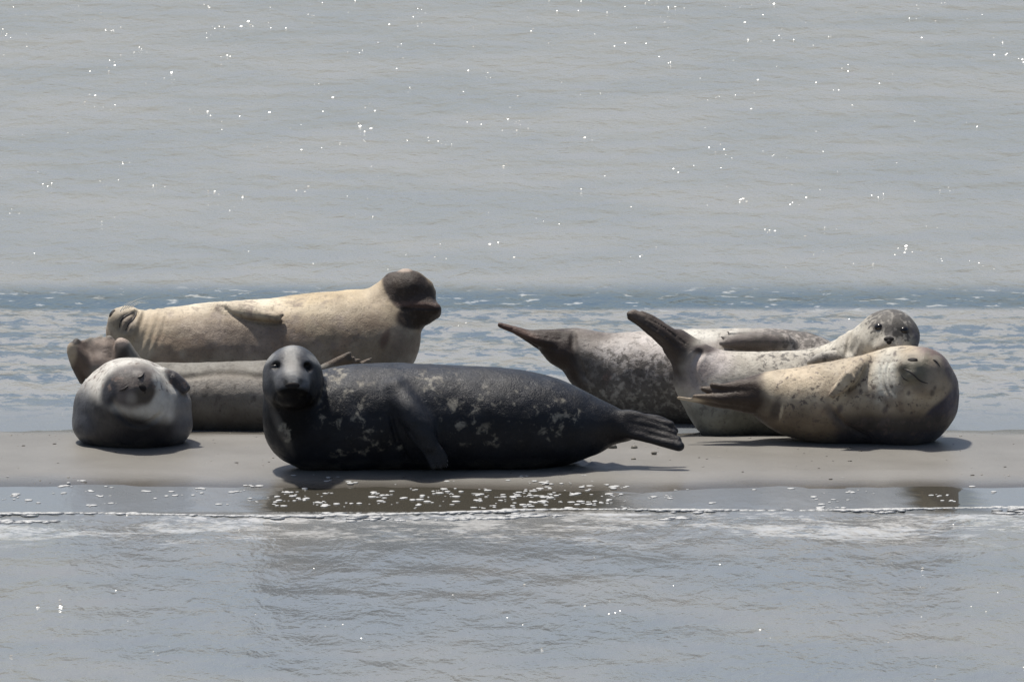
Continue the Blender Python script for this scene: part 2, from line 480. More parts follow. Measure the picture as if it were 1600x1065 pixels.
# bubbles drifting on the calm film
cs, rs = [], []
for i in range(250):
    if random.random() < .62:
        px = random.choice([random.gauss(820, 70), random.uniform(430, 985)]); py = random.gauss(776, 11)
    else:
        px = random.uniform(0, 1600); py = random.gauss(775, 10)
    if not (748 < py < 793): continue
    Yw = (730 + 9.5 - py) / 44.5
    p = P(px, py, Yw); k = random.choice([1, 1, 2, 3, 5])
    if p[0] > 4.5: continue
    z = max(WATER_Z, float(ground(p[0], Yw))) + .002
    for j in range(k):
        r = .0035 + .010 * random.random() ** 2.2
        cs.append((p[0] + random.gauss(0, .02) * (k > 1), Yw + random.gauss(0, .02) * (k > 1), z)); rs.append((r * random.uniform(1, 1.9), r * 1.7, r * .28))
blobs('foam_bubbles', cs, rs, m_foam, hi=True, wob=.12)
# tiny facets added on the water, tilted to throw sun glints at the camera
m_gl = bpy.data.materials.new('glint facet water'); t, b = nodes(m_gl)
b.inputs['Base Color'].default_value = (.21, .21, .20, 1); b.inputs['Roughness'].default_value = .20; b.inputs['IOR'].default_value = 1.33
VW = (CAM - TGT) / D
hv = np.array(sdir) + VW; hv /= np.linalg.norm(hv)
GV, GQ = [], []
GD = np.array([(0, .04, 0)] + [(math.cos(a), 0, math.sin(a)) for a in np.arange(6) * math.pi / 3] + [(0, -.5, 0)])
GF = np.array([(0, 1 + (i + 1) % 6, 1 + i) for i in range(6)] + [(7, 1 + i, 1 + (i + 1) % 6) for i in range(6)])
def glint(x, y, r):
    n = hv + rng.normal(0, .055, 3); n /= np.linalg.norm(n)
    R = axes(n, (1, 0, .01))
    v = (GD * np.array([r, r * .35, r * random.uniform(.9, 1.6)])) @ R.T + np.array([x, y, float(water_z(np.array([[x]]), np.array([[y]]))[0, 0]) + r * .75])
    GQ.append(GF + len(GV) * len(GD)); GV.append(v)
for i in range(400):
    low = random.random() > .88
    py = random.uniform(805, 1065) if low else 430 * random.random() ** 1.5 - 5
    if not low and random.random() < .12: py = random.uniform(480, 680)
    px = random.uniform(-60, 1660)
    d = FWD * F + np.array([1., 0, 0]) * (px - 800) - UP * (py - 532.5)
    tt = (WATER_Z - CAM[2]) / d[2]; p = CAM + d * tt
    k = random.choice([1, 1, 1, 1, 1, 2, 3, 4]); big = random.random() ** 4
    for j in range(k):
        glint(p[0] + random.gauss(0, .04) * (k > 1), p[1] + random.gauss(0, .12) * (k > 1), (.0020 + .0042 * big) * random.uniform(.6, 1.3))
o = link('glint_facets', mesh_from('glint_facets', np.concatenate(GV), np.concatenate(GQ), False), m_gl); o['kind'] = 'stuff'

cs, rs = [], []
for i in range(260):
    x, y = random.uniform(-4, 4), random.uniform(-.4, 1.3)
    r_ = random.uniform(.0015, .004) if i % 9 else random.uniform(.004, .007)
    cs.append((x, y, float(sand_z(np.array([[x]]), np.array([[y]]))[0, 0]) + r_ * .2)); rs.append((r_ * 1.4, r_ * 1.2, r_ * .5))
m_grit = plain('shell grit', (.34, .32, .28), .6)
blobs('shell_grit', cs, rs, m_grit)
cs, rs = [], []
for i in range(90):
    x, y = random.uniform(-4, 4), random.uniform(-.35, 1.25)
    r_ = random.uniform(.002, .006)
    cs.append((x, y, float(sand_z(np.array([[x]]), np.array([[y]]))[0, 0]) + r_ * .2)); rs.append((r_ * 2, r_ * 1.3, r_ * .6))
blobs('seaweed_crumbs', cs, rs, plain('dark weed crumbs', (.06, .052, .04), .6))

# ------------------------------------------------------------------ seals
H = 0.0068
def blobm(u, v, cx, cy, rx, ry, ang=0.0, soft=.35):
    a = math.radians(ang); dx, dy = u - cx, v - cy
    X = dx * math.cos(a) + dy * math.sin(a); Y = -dx * math.sin(a) + dy * math.cos(a)
    r = np.sqrt((X / rx) ** 2 + (Y / ry) ** 2)
    return ss((1 + soft - r) / (2 * soft))
def mixv(c, m, col):
    return c * (1 - m[:, None]) + np.array(col)[None] * m[:, None]

class Seal:
    def __init__(s, name, label, cat, group, lo, hi):
        s.name, s.label = name, label
        s.f = Field(lo, hi, H)
        s.props = dict(label=label, category=cat, group=group)
        s.kids = []
    def pt(s, e):
        px, py, Y, r = e
        p = P(px, py, Y); return np.array([p[0], p[1], p[2], r * S(Y)])
    def body(s, pts, k=.03, q=1.0, sub=8):
        s.f.chain([s.pt(e) for e in pts], k, q, sub)
    def digits(s, rows, k=.012, sub=5):
        """each row is a finger: a list of (px,py,Y,r)"""
        for r in rows: s.f.chain([s.pt(e) for e in r], k, 1.0, sub)
    def ell(s, px, py, Y, rad, f=(0, -1, 0), u=(0, 0, 1), k=.03, op='add'):
        s.f.ell(P(px, py, Y), [x * S(Y) for x in rad], axes(f, u), k, op)
    def head(s, px, py, Y, wpx, f, u, muz=1.0, drop=.0, k=.05, eyes=None, flat=.92, long=1.1):
        R = axes(f, u); c = P(px, py, Y); w_ = wpx * S(Y)
        def L(x, y, z): return c + R @ (np.array([x, y, z]) * w_)
        s.f.ell(c, [w_, w_ * long, w_ * flat], R, k)
        for sx in (-1, 1):
            s.f.ell(L(.42 * sx, .45, -.30 - drop * .5), [.55 * w_] * 3, R, .035)
            s.f.ell(L(.22 * sx, 1.02 * muz, -.34 - drop), [.29 * w_, .34 * w_, .27 * w_], R, .02)
        s.f.ell(L(0, .80 * muz, -.12 - drop * .6), [.36 * w_, .55 * w_, .34 * w_], R, .03)
        s.f.ell(L(0, .78 * muz, -.62 - drop), [.34 * w_, .38 * w_, .22 * w_], R, .02)
        s.L, s.R, s.w = L, R, w_
        return L
    def groove(s, pts, r=.006, k=.008):
        """fold carved along (px,py,Y) points"""
        s.grooves = getattr(s, 'grooves', []) + [(pts, r, k)]
    def front_y(s, px, py):
        """march from the camera to the body's skin at a photo pixel, before meshing"""
        d = FWD * F + np.array([1.0, 0, 0]) * (px - 800) - UP * (py - 532.5)
        d = d / np.linalg.norm(d)
        t0 = (s.f.lo[1] - CAM[1]) / d[1]
        T = t0 + np.arange(0, (s.f.n[1] * s.f.h) / d[1], s.f.h * .5)
        pts = CAM + d * T[:, None]
        i = np.clip(np.round((pts - s.f.lo) / s.f.h).astype(int), 0, s.f.n - 1)
        val = s.f.d[i[:, 0], i[:, 1], i[:, 2]]
        w_ = np.where(val < 0)[0]
        return pts[w_[0]] if len(w_) else None
    def carve(s):
        for pts, r, k in getattr(s, 'grooves', []):
            q = [s.front_y(*p[:2]) for p in pts]
            q = [x for x in q if x is not None]
            if len(q) < 2: continue
            q = catmull([(*x, r) for x in q], 4)
            segs = [(q[i], q[i + 1]) for i in range(len(q) - 1)]
            for a, b in segs: s.f.cone(a[:3], b[:3], r, r, k, op='sub')
    def finish(s, mat, paint, folds=None):
        s.carve()
        V, Q = surface_nets(s.f.d, s.f.lo, H)
        V = relax(V, Q, 2)
        u, v, df = proj(V)
        # muscle and blubber unevenness, and skin folds
        a = V[Q[:, 1]] - V[Q[:, 0]]; b_ = V[Q[:, 3]] - V[Q[:, 0]]
        fn = np.cross(a, b_); nn = np.zeros_like(V)
        for i in range(4):
            for j in range(3): nn[:, j] += np.bincount(Q[:, i], weights=fn[:, j], minlength=len(V))
        nn /= np.linalg.norm(nn, axis=1)[:, None] + 1e-9
        V = V + nn * ((fbm(V * 9 + 5, 2) - .5) * .012 + (fbm(V * 30 + 9, 2) - .5) * .003)[:, None]
        if folds is not None: V = V + nn * folds(u, v, V)[:, None]
        s.V, s.u, s.v, s.df, s.nn = V, u, v, df, nn
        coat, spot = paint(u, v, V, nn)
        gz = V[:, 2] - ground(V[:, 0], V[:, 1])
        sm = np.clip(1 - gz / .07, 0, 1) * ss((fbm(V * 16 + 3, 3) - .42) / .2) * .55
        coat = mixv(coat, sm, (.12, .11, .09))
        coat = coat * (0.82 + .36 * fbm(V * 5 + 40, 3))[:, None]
        base = np.array([V[:, 0].mean(), V[:, 1].mean(), 0.0]); base[2] = float(ground(base[0], base[1]))
        root = bpy.data.objects.new(s.name, None); C.objects.link(root); root.location = base
        root.empty_display_size = .2
        for k_, x in s.props.items():
            if x: root[k_] = x
        me = mesh_from('body', V - base, Q)
        at = me.attributes.new('coat', 'FLOAT_COLOR', 'POINT')
        at.data.foreach_set('color', np.hstack([np.clip(coat, 0, 1), np.ones((len(V), 1))]).astype(np.float32).ravel())
        a2 = me.attributes.new('spot', 'FLOAT', 'POINT'); a2.data.foreach_set('value', spot.astype(np.float32))
        s.root, s.base = root, base
        link('body', me, mat, root)
        return root
    def surf(s, px, py):
        m = (np.abs(s.u - px) < 4) & (np.abs(s.v - py) < 4)
        i = np.where(m)[0]
        j = i[s.df[i] < s.df[i].min() + .05]
        w_ = 1 / (1 + ((s.u[j] - px) ** 2 + (s.v[j] - py) ** 2) * 2)
        p = (s.V[j] * w_[:, None]).sum(0) / w_.sum(); n = (s.nn[j] * w_[:, None]).sum(0); n /= np.linalg.norm(n)
        return p, n
    def ball(s, name, px, py, rx, ry, ang=0, mat=None, depth=.6, sink=.35):
        """rounded pad on the skin, rx/ry in photo pixels"""
        p, n = s.surf(px, py); h = S(p[1])
        a = math.radians(ang)
        r_ = np.array([math.cos(a), 0, -math.sin(a)]); R = axes(-n, np.cross(r_, -n))
        dep = depth * min(rx, ry) * h
        v = (IV * np.array([rx * h, dep, ry * h])) @ R.T + p - n * dep * sink * 1.0 - s.base
        return link(name, mesh_from(name, v, IF), mat or M_EYE, s.root)
    def tube(s, name, pts, r, mat, onskin=True, off=0.0, taper=False):
        q = []
        for e in pts:
            if onskin: p, n = s.surf(*e[:2]); q.append(p + n * off)
            else: q.append(np.array(e, float))
        q = catmull([(*x, r) for x in q], 5)[:, :3]; n = len(q)
        V, Q = [], []
        for i in range(n):
            tg = q[min(n - 1, i + 1)] - q[max(0, i - 1)]; R = axes(tg, (0, .3, 1) if abs(tg[2]) < .9 * np.linalg.norm(tg) else (1, 0, 0))
            e = 1 - i / (n - 1) if taper else math.sin(math.pi * (i + .35) / (n - .3)) ** .5
            for k in range(6):
                a = k * math.pi / 3
                V.append(q[i] + (R[:, 0] * math.cos(a) + R[:, 2] * math.sin(a)) * r * max(.15, e) - s.base)
        for i in range(n - 1):
            for k in range(6): Q.append((i * 6 + k, i * 6 + (k + 1) % 6, i * 6 + 6 + (k + 1) % 6, i * 6 + 6 + k))
        return link(name, mesh_from(name, V, Q), mat, s.root)
    def claw(s, px, py, dx, dy, r=1.6, mat=None, Y=None):
        """claw on a finger tip pointing (dx,dy) photo pixels"""
        if Y is None: p, n = s.surf(px, py); Y = p[1] - .004
        a, b = P(px, py, Y), P(px + dx, py + dy, Y - .004)
        return s.tube('claw', [a, (a * .5 + b * .5) + np.array([0, 0, .003]), b], r * S(Y), mat or M_CLAW, onskin=False, taper=True)

GH = 'harbour seals resting on the sandbank'

def box_for(x0, x1, y0, y1, Ya, Yb):
    a, b = P(x0, y1, Ya), P(x1, y0, Yb)
    c, d = P(x0, y1, Yb), P(x1, y0, Ya)
    al = np.array([a, b, c, d])
    return (al[:, 0].min() - .05, Ya, max(-.12, al[:, 2].min() - .05)), (al[:, 0].max() + .05, Yb, al[:, 2].max() + .05)

# ---- 4: the dark grey seal in front
s = Seal('grey_seal', 'large dark blue-grey seal with pale blotches lying in front, head raised', 'seal', None,
         *box_for(400, 1080, 530, 745, -.55, .45))
s.body([(500, 655, 0.0, 74), (560, 652, .02, 84), (640, 651, .03, 84), (720, 653, .03, 82), (800, 656, .03, 80), (860, 661, .03, 69),
        (910, 664, .03, 50), (945, 664, .02, 33), (978, 668, 0, 21)], k=.04, q=1.05)
s.body([(458, 590, -.16, 40), (455, 628, -.14, 43), (464, 665, -.10, 53), (488, 672, -.04, 62), (530, 662, 0, 74)], k=.05)
s.head(457, 586, -.17, 45, (-.03, -1, -.12), (0, -.1, 1), muz=.8, drop=.15, flat=.97)
s.body([(457, 574, -.22, 33), (457, 586, -.285, 29), (457, 598, -.345, 25)], k=.04)
s.body([(457, 598, -.345, 24), (457, 604, -.365, 21)], k=.03)
for mx in (445, 469): s.ell(mx, 606, -.37, (14, 16, 12), k=.02)
s.ell(457, 622, -.30, (26, 34, 15), k=.03)
for ex, ey in ((429, 571), (482, 573)): s.ell(ex, ey, -.30, (8, 10, 6), k=.015, op='sub')
# hind flippers, held together and laid on the sand
for j, (x1, y1, x2, y2, x3, y3, r3) in enumerate([(985, 650, 1020, 657, 1047, 664, 7), (985, 658, 1025, 667, 1052, 676, 6), (985, 668, 1028, 678, 1058, 688, 7), (985, 676, 1025, 688, 1062, 697, 8)]):
    s.digits([[(940, 662 + j * 2, 0, 16), (x1, y1, -.02 - j * .01, 10), (x2, y2, -.03 - j * .018, 6.5), (x3, y3, -.04 - j * .020, r3 - .5)]], k=.011)
s.digits([[(960, 660, .05, 16), (1010, 655, .05, 9), (1040, 660, .05, 7), (1055, 673, .04, 5)]], k=.012)
# fore flipper
s.body([(618, 612, -.155, 20), (638, 640, -.23, 21), (658, 668, -.26, 19), (670, 695, -.265, 15)], k=.035)
for k_, (tx, ty, r) in enumerate([(699, 716, 5), (699, 723, 5), (697, 728, 5), (690, 731, 5), (680, 732, 5)]):
    s.digits([[(657 - 3 * k_, 664 + k_ * 3, -.262, 9), (680 - 4 * k_, 694 + 2 * k_, -.272, 7), (tx - 3, ty - 3, -.272, r)]], k=.008)
s.groove([(610, 650), (622, 690), (640, 720)], .005, .02)
def paint(u, v, V, n):
    c = np.tile(np.array([[.013, .015, .020]]), (len(V), 1))
    back = ss((640 - v) / 70); c = mixv(c, back, (.022, .026, .035))
    c = mixv(c, blobm(u, v, 455, 575, 42, 34), (.115, .12, .13))
    c = mixv(c, blobm(u, v, 456, 568, 12, 40, -4, .6) * .85, (.33, .33, .32))  # pale forehead stripe: sunlit wet gloss painted into the coat
    c = mixv(c, blobm(u, v, 457, 627, 34, 24, 0, .15), (.005, .0045, .0045))  # dark chin, with the shadow below the muzzle painted in
    for bx, a in ((417, -42), (492, 38)): c = mixv(c, blobm(u, v, bx, 563, 13, 4, a, .5) * .7, (.34, .34, .33))
    c = mixv(c, blobm(u, v, 418, 600, 9, 28, 0, .5) * .8, (.05, .052, .058))
    c = mixv(c, blobm(u, v, 497, 600, 9, 28, 0, .5) * .8, (.03, .032, .038))
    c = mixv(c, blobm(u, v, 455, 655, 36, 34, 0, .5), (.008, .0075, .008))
    for ex, ey in ((429, 571), (481, 573)): c = mixv(c, blobm(u, v, ex, ey - 1, 11, 7, -20 if ex < 450 else 20, .5), (.015, .013, .013))
    for ex, ey, a in ((438, 559, -45), (470, 559, 40)): c = mixv(c, blobm(u, v, ex, ey, 8, 5, a, .5) * .8, (.07, .07, .075))
    for ex, ey in ((446, 597), (469, 596)): c = mixv(c, blobm(u, v, ex, ey, 4, 5, 0, .5) * .8, (.03, .03, .03))
    c = mixv(c, blobm(u, v, 440, 672, 6, 34, -25, .6) * .6, (.11, .10, .09))
    sp = np.full(len(V), .02)
    for cx, cy, rx, ry, a, wt in ((518, 595, 26, 28, 10, .75), (515, 655, 18, 10, 0, .8), (560, 660, 42, 30, 20, .5), (580, 697, 70, 14, -8, .55), (690, 605, 45, 26, 15, .55),
                              (720, 645, 32, 34, 0, .8), (790, 625, 75, 22, 8, .45), (875, 655, 34, 34, 0, .72), (560, 600, 26, 14, 0, .45), (760, 680, 60, 20, 0, .35),
                              (447, 672, 12, 26, -20, .6), (690, 635, 8, 26, -10, .5), (830, 640, 60, 40, 0, .3), (540, 625, 60, 50, 0, .35)):
        sp = np.maximum(sp, wt * blobm(u, v, cx, cy, rx, ry, a, .5))
    sp *= .56
    sp *= 1 - blobm(u, v, 655, 670, 30, 62, -28, .3) * .95
    c = mixv(c, blobm(u, v, 1000, 675, 75, 30), (.020, .018, .019))
    c = mixv(c, blobm(u, v, 660, 675, 26, 60, -28, .4), (.020, .023, .030))
    return c, sp
s.finish(coat_mat('dark blotched coat', (.24, .225, .19), 20, .585, .74, rough=.40, fine=(.16, .15, .13), fine_amt=.05, seed=1.0, sheen=.0, spec=.26, fscale=60), paint)
s.ball('eye', 429, 572, 7.5, 4.2, -14, depth=.6); s.ball('eye', 481, 574, 7.5, 4.4, 12, depth=.6)
s.ball('nose', 457, 602, 12, 5.5, 0, M_NOSE, depth=.5)
for tx, ty, r in [(699, 716, 0), (699, 723, 0), (697, 729, 0), (689, 731, 0)]: s.claw(tx - 3, ty - 3, 4, 8 if ty < 729 else 4, 1.4, M_CLAWD)

# ---- 3: seal lying on its back, seen head-on at the left
s = Seal('harbour_seal', 'round white and charcoal seal seen head-on at the left, eyes shut, face tilted', 'seal', GH,
         *box_for(95, 310, 548, 712, .25, 1.6))
s.body([(207, 631, .66, 62), (205, 630, .78, 70), (198, 632, 1.0, 72), (180, 636, 1.2, 58), (165, 640, 1.36, 36), (150, 645, 1.46, 16)], k=.04, q=1.0)
s.ell(207, 636, .80, (92, 80, 66), k=.06)
s.ell(208, 664, .80, (90, 80, 40), k=.05)
s.ell(250, 664, .80, (50, 60, 38), k=.03)
s.ell(160, 661, .82, (46, 60, 36), k=.03)
s.head(206, 604, .60, 38, (.12, -1, .12), (-.72, 0, .72), muz=.80, drop=.0, k=.09, flat=.95)
s.body([(256, 584, .72, 10), (272, 592, .72, 10), (286, 603, .73, 9)], k=.03)
s.digits([[(272, 588, .72, 7), (291, 606, .72, 5.5)], [(270, 592, .70, 7), (287, 610, .70, 5.5)]], k=.012)
s.groove([(176, 628), (195, 655), (225, 665), (250, 650)], .004, .03)
def paint(u, v, V, n):
    c = np.tile(np.array([[.60, .58, .53]]), (len(V), 1))
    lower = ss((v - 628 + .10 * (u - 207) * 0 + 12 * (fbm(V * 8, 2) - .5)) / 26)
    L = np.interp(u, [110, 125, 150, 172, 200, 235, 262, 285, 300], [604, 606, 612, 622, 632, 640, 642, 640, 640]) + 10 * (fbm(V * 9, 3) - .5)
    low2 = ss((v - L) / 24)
    c = mixv(c, low2, (.022, .021, .024))  # dark back fur underneath, with wet and shaded tone painted in
    c = mixv(c, blobm(u, v, 128, 640, 18, 40, 0, .6) * .8, (.06, .065, .08))
    c = mixv(c, ss((u - 262) / 22) * ss((v - 608) / 10) * .8, (.11, .11, .12))
    c = mixv(c, blobm(u, v, 207, 603, 42, 34, -20, .25), (.12, .102, .092))
    c = mixv(c, blobm(u, v, 170, 612, 13, 26, 10, .4), (.030, .030, .036))
    for ex, ey in ((221, 587), (194, 608)): c = mixv(c, blobm(u, v, ex, ey, 9, 5, -35, .5) * .6, (.06, .05, .045))
    c = mixv(c, blobm(u, v, 228, 619, 12, 9, -20, .5) * .7, (.07, .06, .05))
    c = mixv(c, blobm(u, v, 204, 580, 24, 9, 0, .5) * .8, (.085, .08, .08))
    c = mixv(c, blobm(u, v, 226, 614, 17, 17, 0, .4), (.085, .072, .06))
    c = mixv(c, blobm(u, v, 206, 622, 8, 8, 0, .6) * .7, (.26, .24, .21))
    c = mixv(c, blobm(u, v, 215, 583, 8, 5, 0, .5) * .7, (.26, .24, .22))
    c = mixv(c, blobm(u, v, 256, 605, 20, 44, 8, .25) * (1 - blobm(u, v, 222, 610, 22, 22, 0, .2)), (.56, .55, .51))
    c = mixv(c, blobm(u, v, 280, 598, 11, 29, -42, .25), (.06, .056, .06))
    return c, .02 + .35 * ss((620 - v) / 20)
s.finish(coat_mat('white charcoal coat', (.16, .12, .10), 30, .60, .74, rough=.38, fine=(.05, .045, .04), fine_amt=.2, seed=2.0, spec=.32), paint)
s.tube('eyelid_line', [(215, 590), (221, 588), (225, 582)], .007, M_SLIT)
s.tube('eyelid_line', [(187, 610), (194, 608), (200, 603)], .007, M_SLIT)
s.ball('nose', 223, 605, 7.5, 5.5, 40, M_NOSE, depth=.5)
s.tube('mouth_line', [(224, 607), (227, 612), (226, 616)], .004, M_SLIT)

# ---- 2: long seal behind the front ones, hind flippers fanned out at the left
s = Seal('harbour_seal', 'long grey-brown seal behind the round left seal, hind flippers fanned above it', 'seal', GH,
         *box_for(92, 660, 510, 700, 1.15, 1.95))
YB = 1.55
s.body([(178, 600, YB, 24), (205, 606, YB, 38), (245, 618, YB, 52), (300, 624, YB, 58), (380, 625, YB, 61), (460, 625, YB, 60), (530, 630, YB, 52), (590, 640, YB, 38), (625, 645, YB, 28)], k=.03, q=.95)
s.body([(200, 598, YB - .03, 20), (175, 585, YB - .02, 22), (160, 570, YB, 22)], k=.03)
# left flipper: a folded blade
s.digits([[(150, 590, YB, 13), (128, 560, YB - .02, 10), (114, 542, YB - .03, 8)],
          [(152, 588, YB, 12), (132, 560, YB, 10), (120, 535, YB, 6)],
          [(128, 596, YB, 5), (118, 570, YB - .02, 7), (112, 550, YB - .03, 7)],
          [(152, 586, YB, 12), (136, 558, YB + .02, 9), (131, 537, YB + .02, 6)]], k=.02)
# web between
s.digits([[(160, 585, YB, 14), (150, 552, YB + .02, 12), (142, 531, YB + .03, 6)],
          [(165, 585, YB, 14), (160, 550, YB + .03, 14), (156, 529, YB + .03, 6)],
          [(170, 585, YB, 14), (172, 550, YB + .02, 14), (171, 529, YB + .02, 6)]], k=.03)
# right flipper and the slope to the back
s.digits([[(190, 590, YB, 18), (190, 560, YB - .03, 12), (188, 536, YB - .04, 9)],
          [(222, 600, YB, 26), (210, 570, YB - .02, 15), (196, 540, YB - .03, 9)]], k=.025)
s.ell(120, 540, YB - .08, (9, 6, 8), k=.012, op='sub')
# fore flipper showing over the dark seal's back
s.digits([[(500, 590, 1.45, 16), (520, 570, 1.42, 10), (545, 553, 1.40, 4)], [(505, 590, 1.45, 14), (530, 568, 1.42, 9), (550, 560, 1.4, 4)],
          [(520, 590, 1.45, 14), (545, 572, 1.42, 7), (560, 563, 1.4, 3)], [(530, 590, 1.45, 14), (560, 574, 1.42, 7), (577, 563, 1.4, 3.5)]], k=.01)
def paint(u, v, V, n):
    c = np.tile(np.array([[.17, .155, .13]]), (len(V), 1))
    fold = 590 + 4 * np.sin(u / 30) - ss((u - 300) / 60) * 6
    c = mixv(c, ss((fold - v) / 8), (.20, .19, .165))
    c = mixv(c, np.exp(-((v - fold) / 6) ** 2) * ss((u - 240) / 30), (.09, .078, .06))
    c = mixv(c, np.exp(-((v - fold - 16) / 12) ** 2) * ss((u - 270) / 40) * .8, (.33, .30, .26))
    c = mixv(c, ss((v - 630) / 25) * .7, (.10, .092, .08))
    c = mixv(c, blobm(u, v, 122, 560, 22, 45, 0, .3), (.10, .075, .06))
    c = mixv(c, blobm(u, v, 112, 548, 8, 22, 5, .5) * .8, (.38, .32, .24))
    c = mixv(c, blobm(u, v, 160, 550, 26, 24, 0, .3), (.19, .15, .125))
    c = mixv(c, blobm(u, v, 165, 534, 18, 6, 0, .5), (.36, .29, .24))
    c = mixv(c, blobm(u, v, 190, 533, 10, 9, 0, .4), (.42, .34, .28))
    c = mixv(c, blobm(u, v, 192, 556, 8, 14, 20, .5), (.07, .06, .052))
    c = mixv(c, blobm(u, v, 118, 533, 8, 6, 0, .4), (.03, .025, .02))
    c = mixv(c, blobm(u, v, 540, 560, 45, 12, 0, .3), (.10, .075, .055))
    return c, np.full(len(V), .3) * ss((u - 210) / 30)
def folds(u, v, V):
    fold = 590 + 4 * np.sin(u / 30) - ss((u - 300) / 60) * 6
    return -.007 * np.exp(-((v - fold) / 5) ** 2) * ss((u - 240) / 30)
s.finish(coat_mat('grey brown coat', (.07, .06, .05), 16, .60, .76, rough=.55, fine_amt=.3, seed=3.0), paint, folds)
for q in ((545, 552, 5, -1), (551, 559, 5, 0), (577, 562, 4, -3)): s.claw(*q, 1.3)

# ---- 1: cream seal on its side at the back left
s = Seal('harbour_seal', 'cream seal on its back at the rear left, dark hind flippers folded upwards', 'seal', GH,
         *box_for(158, 700, 408, 650, 1.85, 2.75))
YB = 2.3
s.body([(212, 530, YB, 42), (245, 540, YB, 58), (290, 547, YB, 70), (350, 549, YB, 78), (420, 548, YB, 82), (490, 543, YB, 85), (545, 538, YB, 85), (580, 530, YB, 76),
        (605, 505, YB, 52), (625, 482, YB, 30)], k=.03, q=.98)
s.ell(597, 560, YB, (30, 60, 70), k=.05)
s.ell(596, 470, YB, (26, 24, 22), k=.05)
s.head(204, 522, YB - .02, 37, (-.75, -.35, .55), (-.5, .3, -.8), muz=.85, drop=0, k=.04)
s.body([(205, 505, YB - .05, 25), (188, 502, YB - .09, 17)], k=.02)
# fore flipper on the flank
s.body([(345, 484, YB - .07, 13), (378, 487, YB - .14, 12), (405, 491, YB - .19, 10), (432, 495, YB - .215, 7)], k=.025)
s.digits([[(400, 486, YB - .185, 6), (440, 492, YB - .21, 4)], [(400, 494, YB - .19, 6), (436, 499, YB - .225, 4)]], k=.008)
# hind flippers: one cupped upwards, the other below it
s.digits([[(612, 480, YB, 26), (606, 455, YB, 18), (612, 438, YB, 12)], [(622, 480, YB, 26), (622, 450, YB - .02, 20), (632, 432, YB - .02, 13)],
          [(632, 480, YB, 20), (640, 452, YB - .04, 22), (650, 438, YB - .03, 13)], [(640, 474, YB, 18), (658, 458, YB - .03, 16), (666, 446, YB - .02, 9)],
          [(645, 476, YB, 15), (662, 464, YB - .02, 15), (672, 458, YB, 8)]], k=.045)
s.digits([[(622, 488, YB - .06, 14), (650, 478, YB - .10, 10), (680, 482, YB - .10, 8)], [(625, 495, YB - .04, 18), (655, 492, YB - .06, 19), (677, 488, YB - .06, 11)],
          [(622, 505, YB, 20), (645, 500, YB, 15), (668, 494, YB, 10)], [(640, 470, YB - .03, 22), (658, 474, YB - .04, 19), (667, 478, YB - .05, 14)], [(622, 525, YB, 16), (638, 512, YB, 10), (652, 505, YB, 8)], [(620, 520, YB, 20), (640, 512, YB + .02, 7), (650, 507, YB + .02, 5)]], k=.035)
s.groove([(186, 512), (188, 503), (194, 495), (204, 490), (211, 487)], .004, .012)
s.groove([(195, 518), (201, 506), (208, 499), (212, 490), (213, 484)], .005, .014)
s.groove([(630, 484), (645, 481), (662, 481), (678, 483)], .004, .012)
s.groove([(346, 478), (372, 496), (405, 503), (438, 504)], .006, .012)
def folds(u, v, V):
    m = blobm(u, v, 232, 510, 26, 50, 15, .5)
    return m * .0022 * np.sin((u * 1.0 + (v - 500) * .35) * 2 * np.pi / 12.5)
def paint(u, v, V, n):
    c = np.tile(np.array([[.40, .325, .225]]), (len(V), 1))
    c = mixv(c, ss((500 - v) / 30) * ss((600 - u) / 60), (.66, .59, .46))  # cream top, its sunlit brightness painted into the coat
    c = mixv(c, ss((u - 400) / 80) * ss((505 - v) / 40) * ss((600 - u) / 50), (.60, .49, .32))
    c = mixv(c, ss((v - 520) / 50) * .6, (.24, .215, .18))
    c = mixv(c, blobm(u, v, 380, 530, 110, 28, 8, .6) * .75, (.19, .15, .125))
    c = mixv(c, blobm(u, v, 560, 520, 60, 60, 0, .6) * .6, (.27, .215, .155))
    c = mixv(c, ss((fbm(V * 7 + 11, 4) - .50) / .12) * ss((v - 480) / 40) * .55, (.22, .15, .10))
    c = mixv(c, blobm(u, v, 630, 548, 20, 60, 10, .6) * .4, (.25, .22, .19))
    hind = np.maximum(blobm(u, v, 640, 455, 50, 32, 40, .15) * ss((u - 585 - (v - 430) * .45) / 10), blobm(u, v, 660, 492, 42, 22, -8, .2))
    c = mixv(c, ss(hind + .35 * (fbm(V * 14, 3) - .5)), (.036, .024, .017))
    c = mixv(c, blobm(u, v, 652, 481, 30, 3, 2, .6) * .9, (.012, .009, .008))
    c = mixv(c, blobm(u, v, 652, 476, 32, 5, 3, .5), (.10, .060, .046))
    c = mixv(c, blobm(u, v, 632, 421, 12, 4, 0, .5), (.42, .34, .28))
    c = mixv(c, blobm(u, v, 601, 530, 7, 14, 20, .6) * .8, (.12, .07, .05))
    c = mixv(c, blobm(u, v, 190, 505, 25, 22, 0, .4) * .6, (.27, .24, .19))
    c = mixv(c, blobm(u, v, 199, 503, 9, 10, 20, .5) * .4, (.16, .12, .11))
    return c, .12 + .5 * blobm(u, v, 420, 510, 130, 45, 0, .6)
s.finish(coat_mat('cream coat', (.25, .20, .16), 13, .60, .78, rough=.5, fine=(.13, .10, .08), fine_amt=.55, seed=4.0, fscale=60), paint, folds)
s.ball('nose', 175, 489, 6, 9, 35, M_NOSE, depth=.5)
s.tube('mouth_line', [(186, 512), (188, 503), (194, 495), (204, 490), (211, 487)], .005, M_SLIT, off=-.002)
s.tube('lip_fold', [(195, 518), (201, 506), (208, 499), (212, 490), (213, 484)], .0055, M_SLIT, off=-.003)
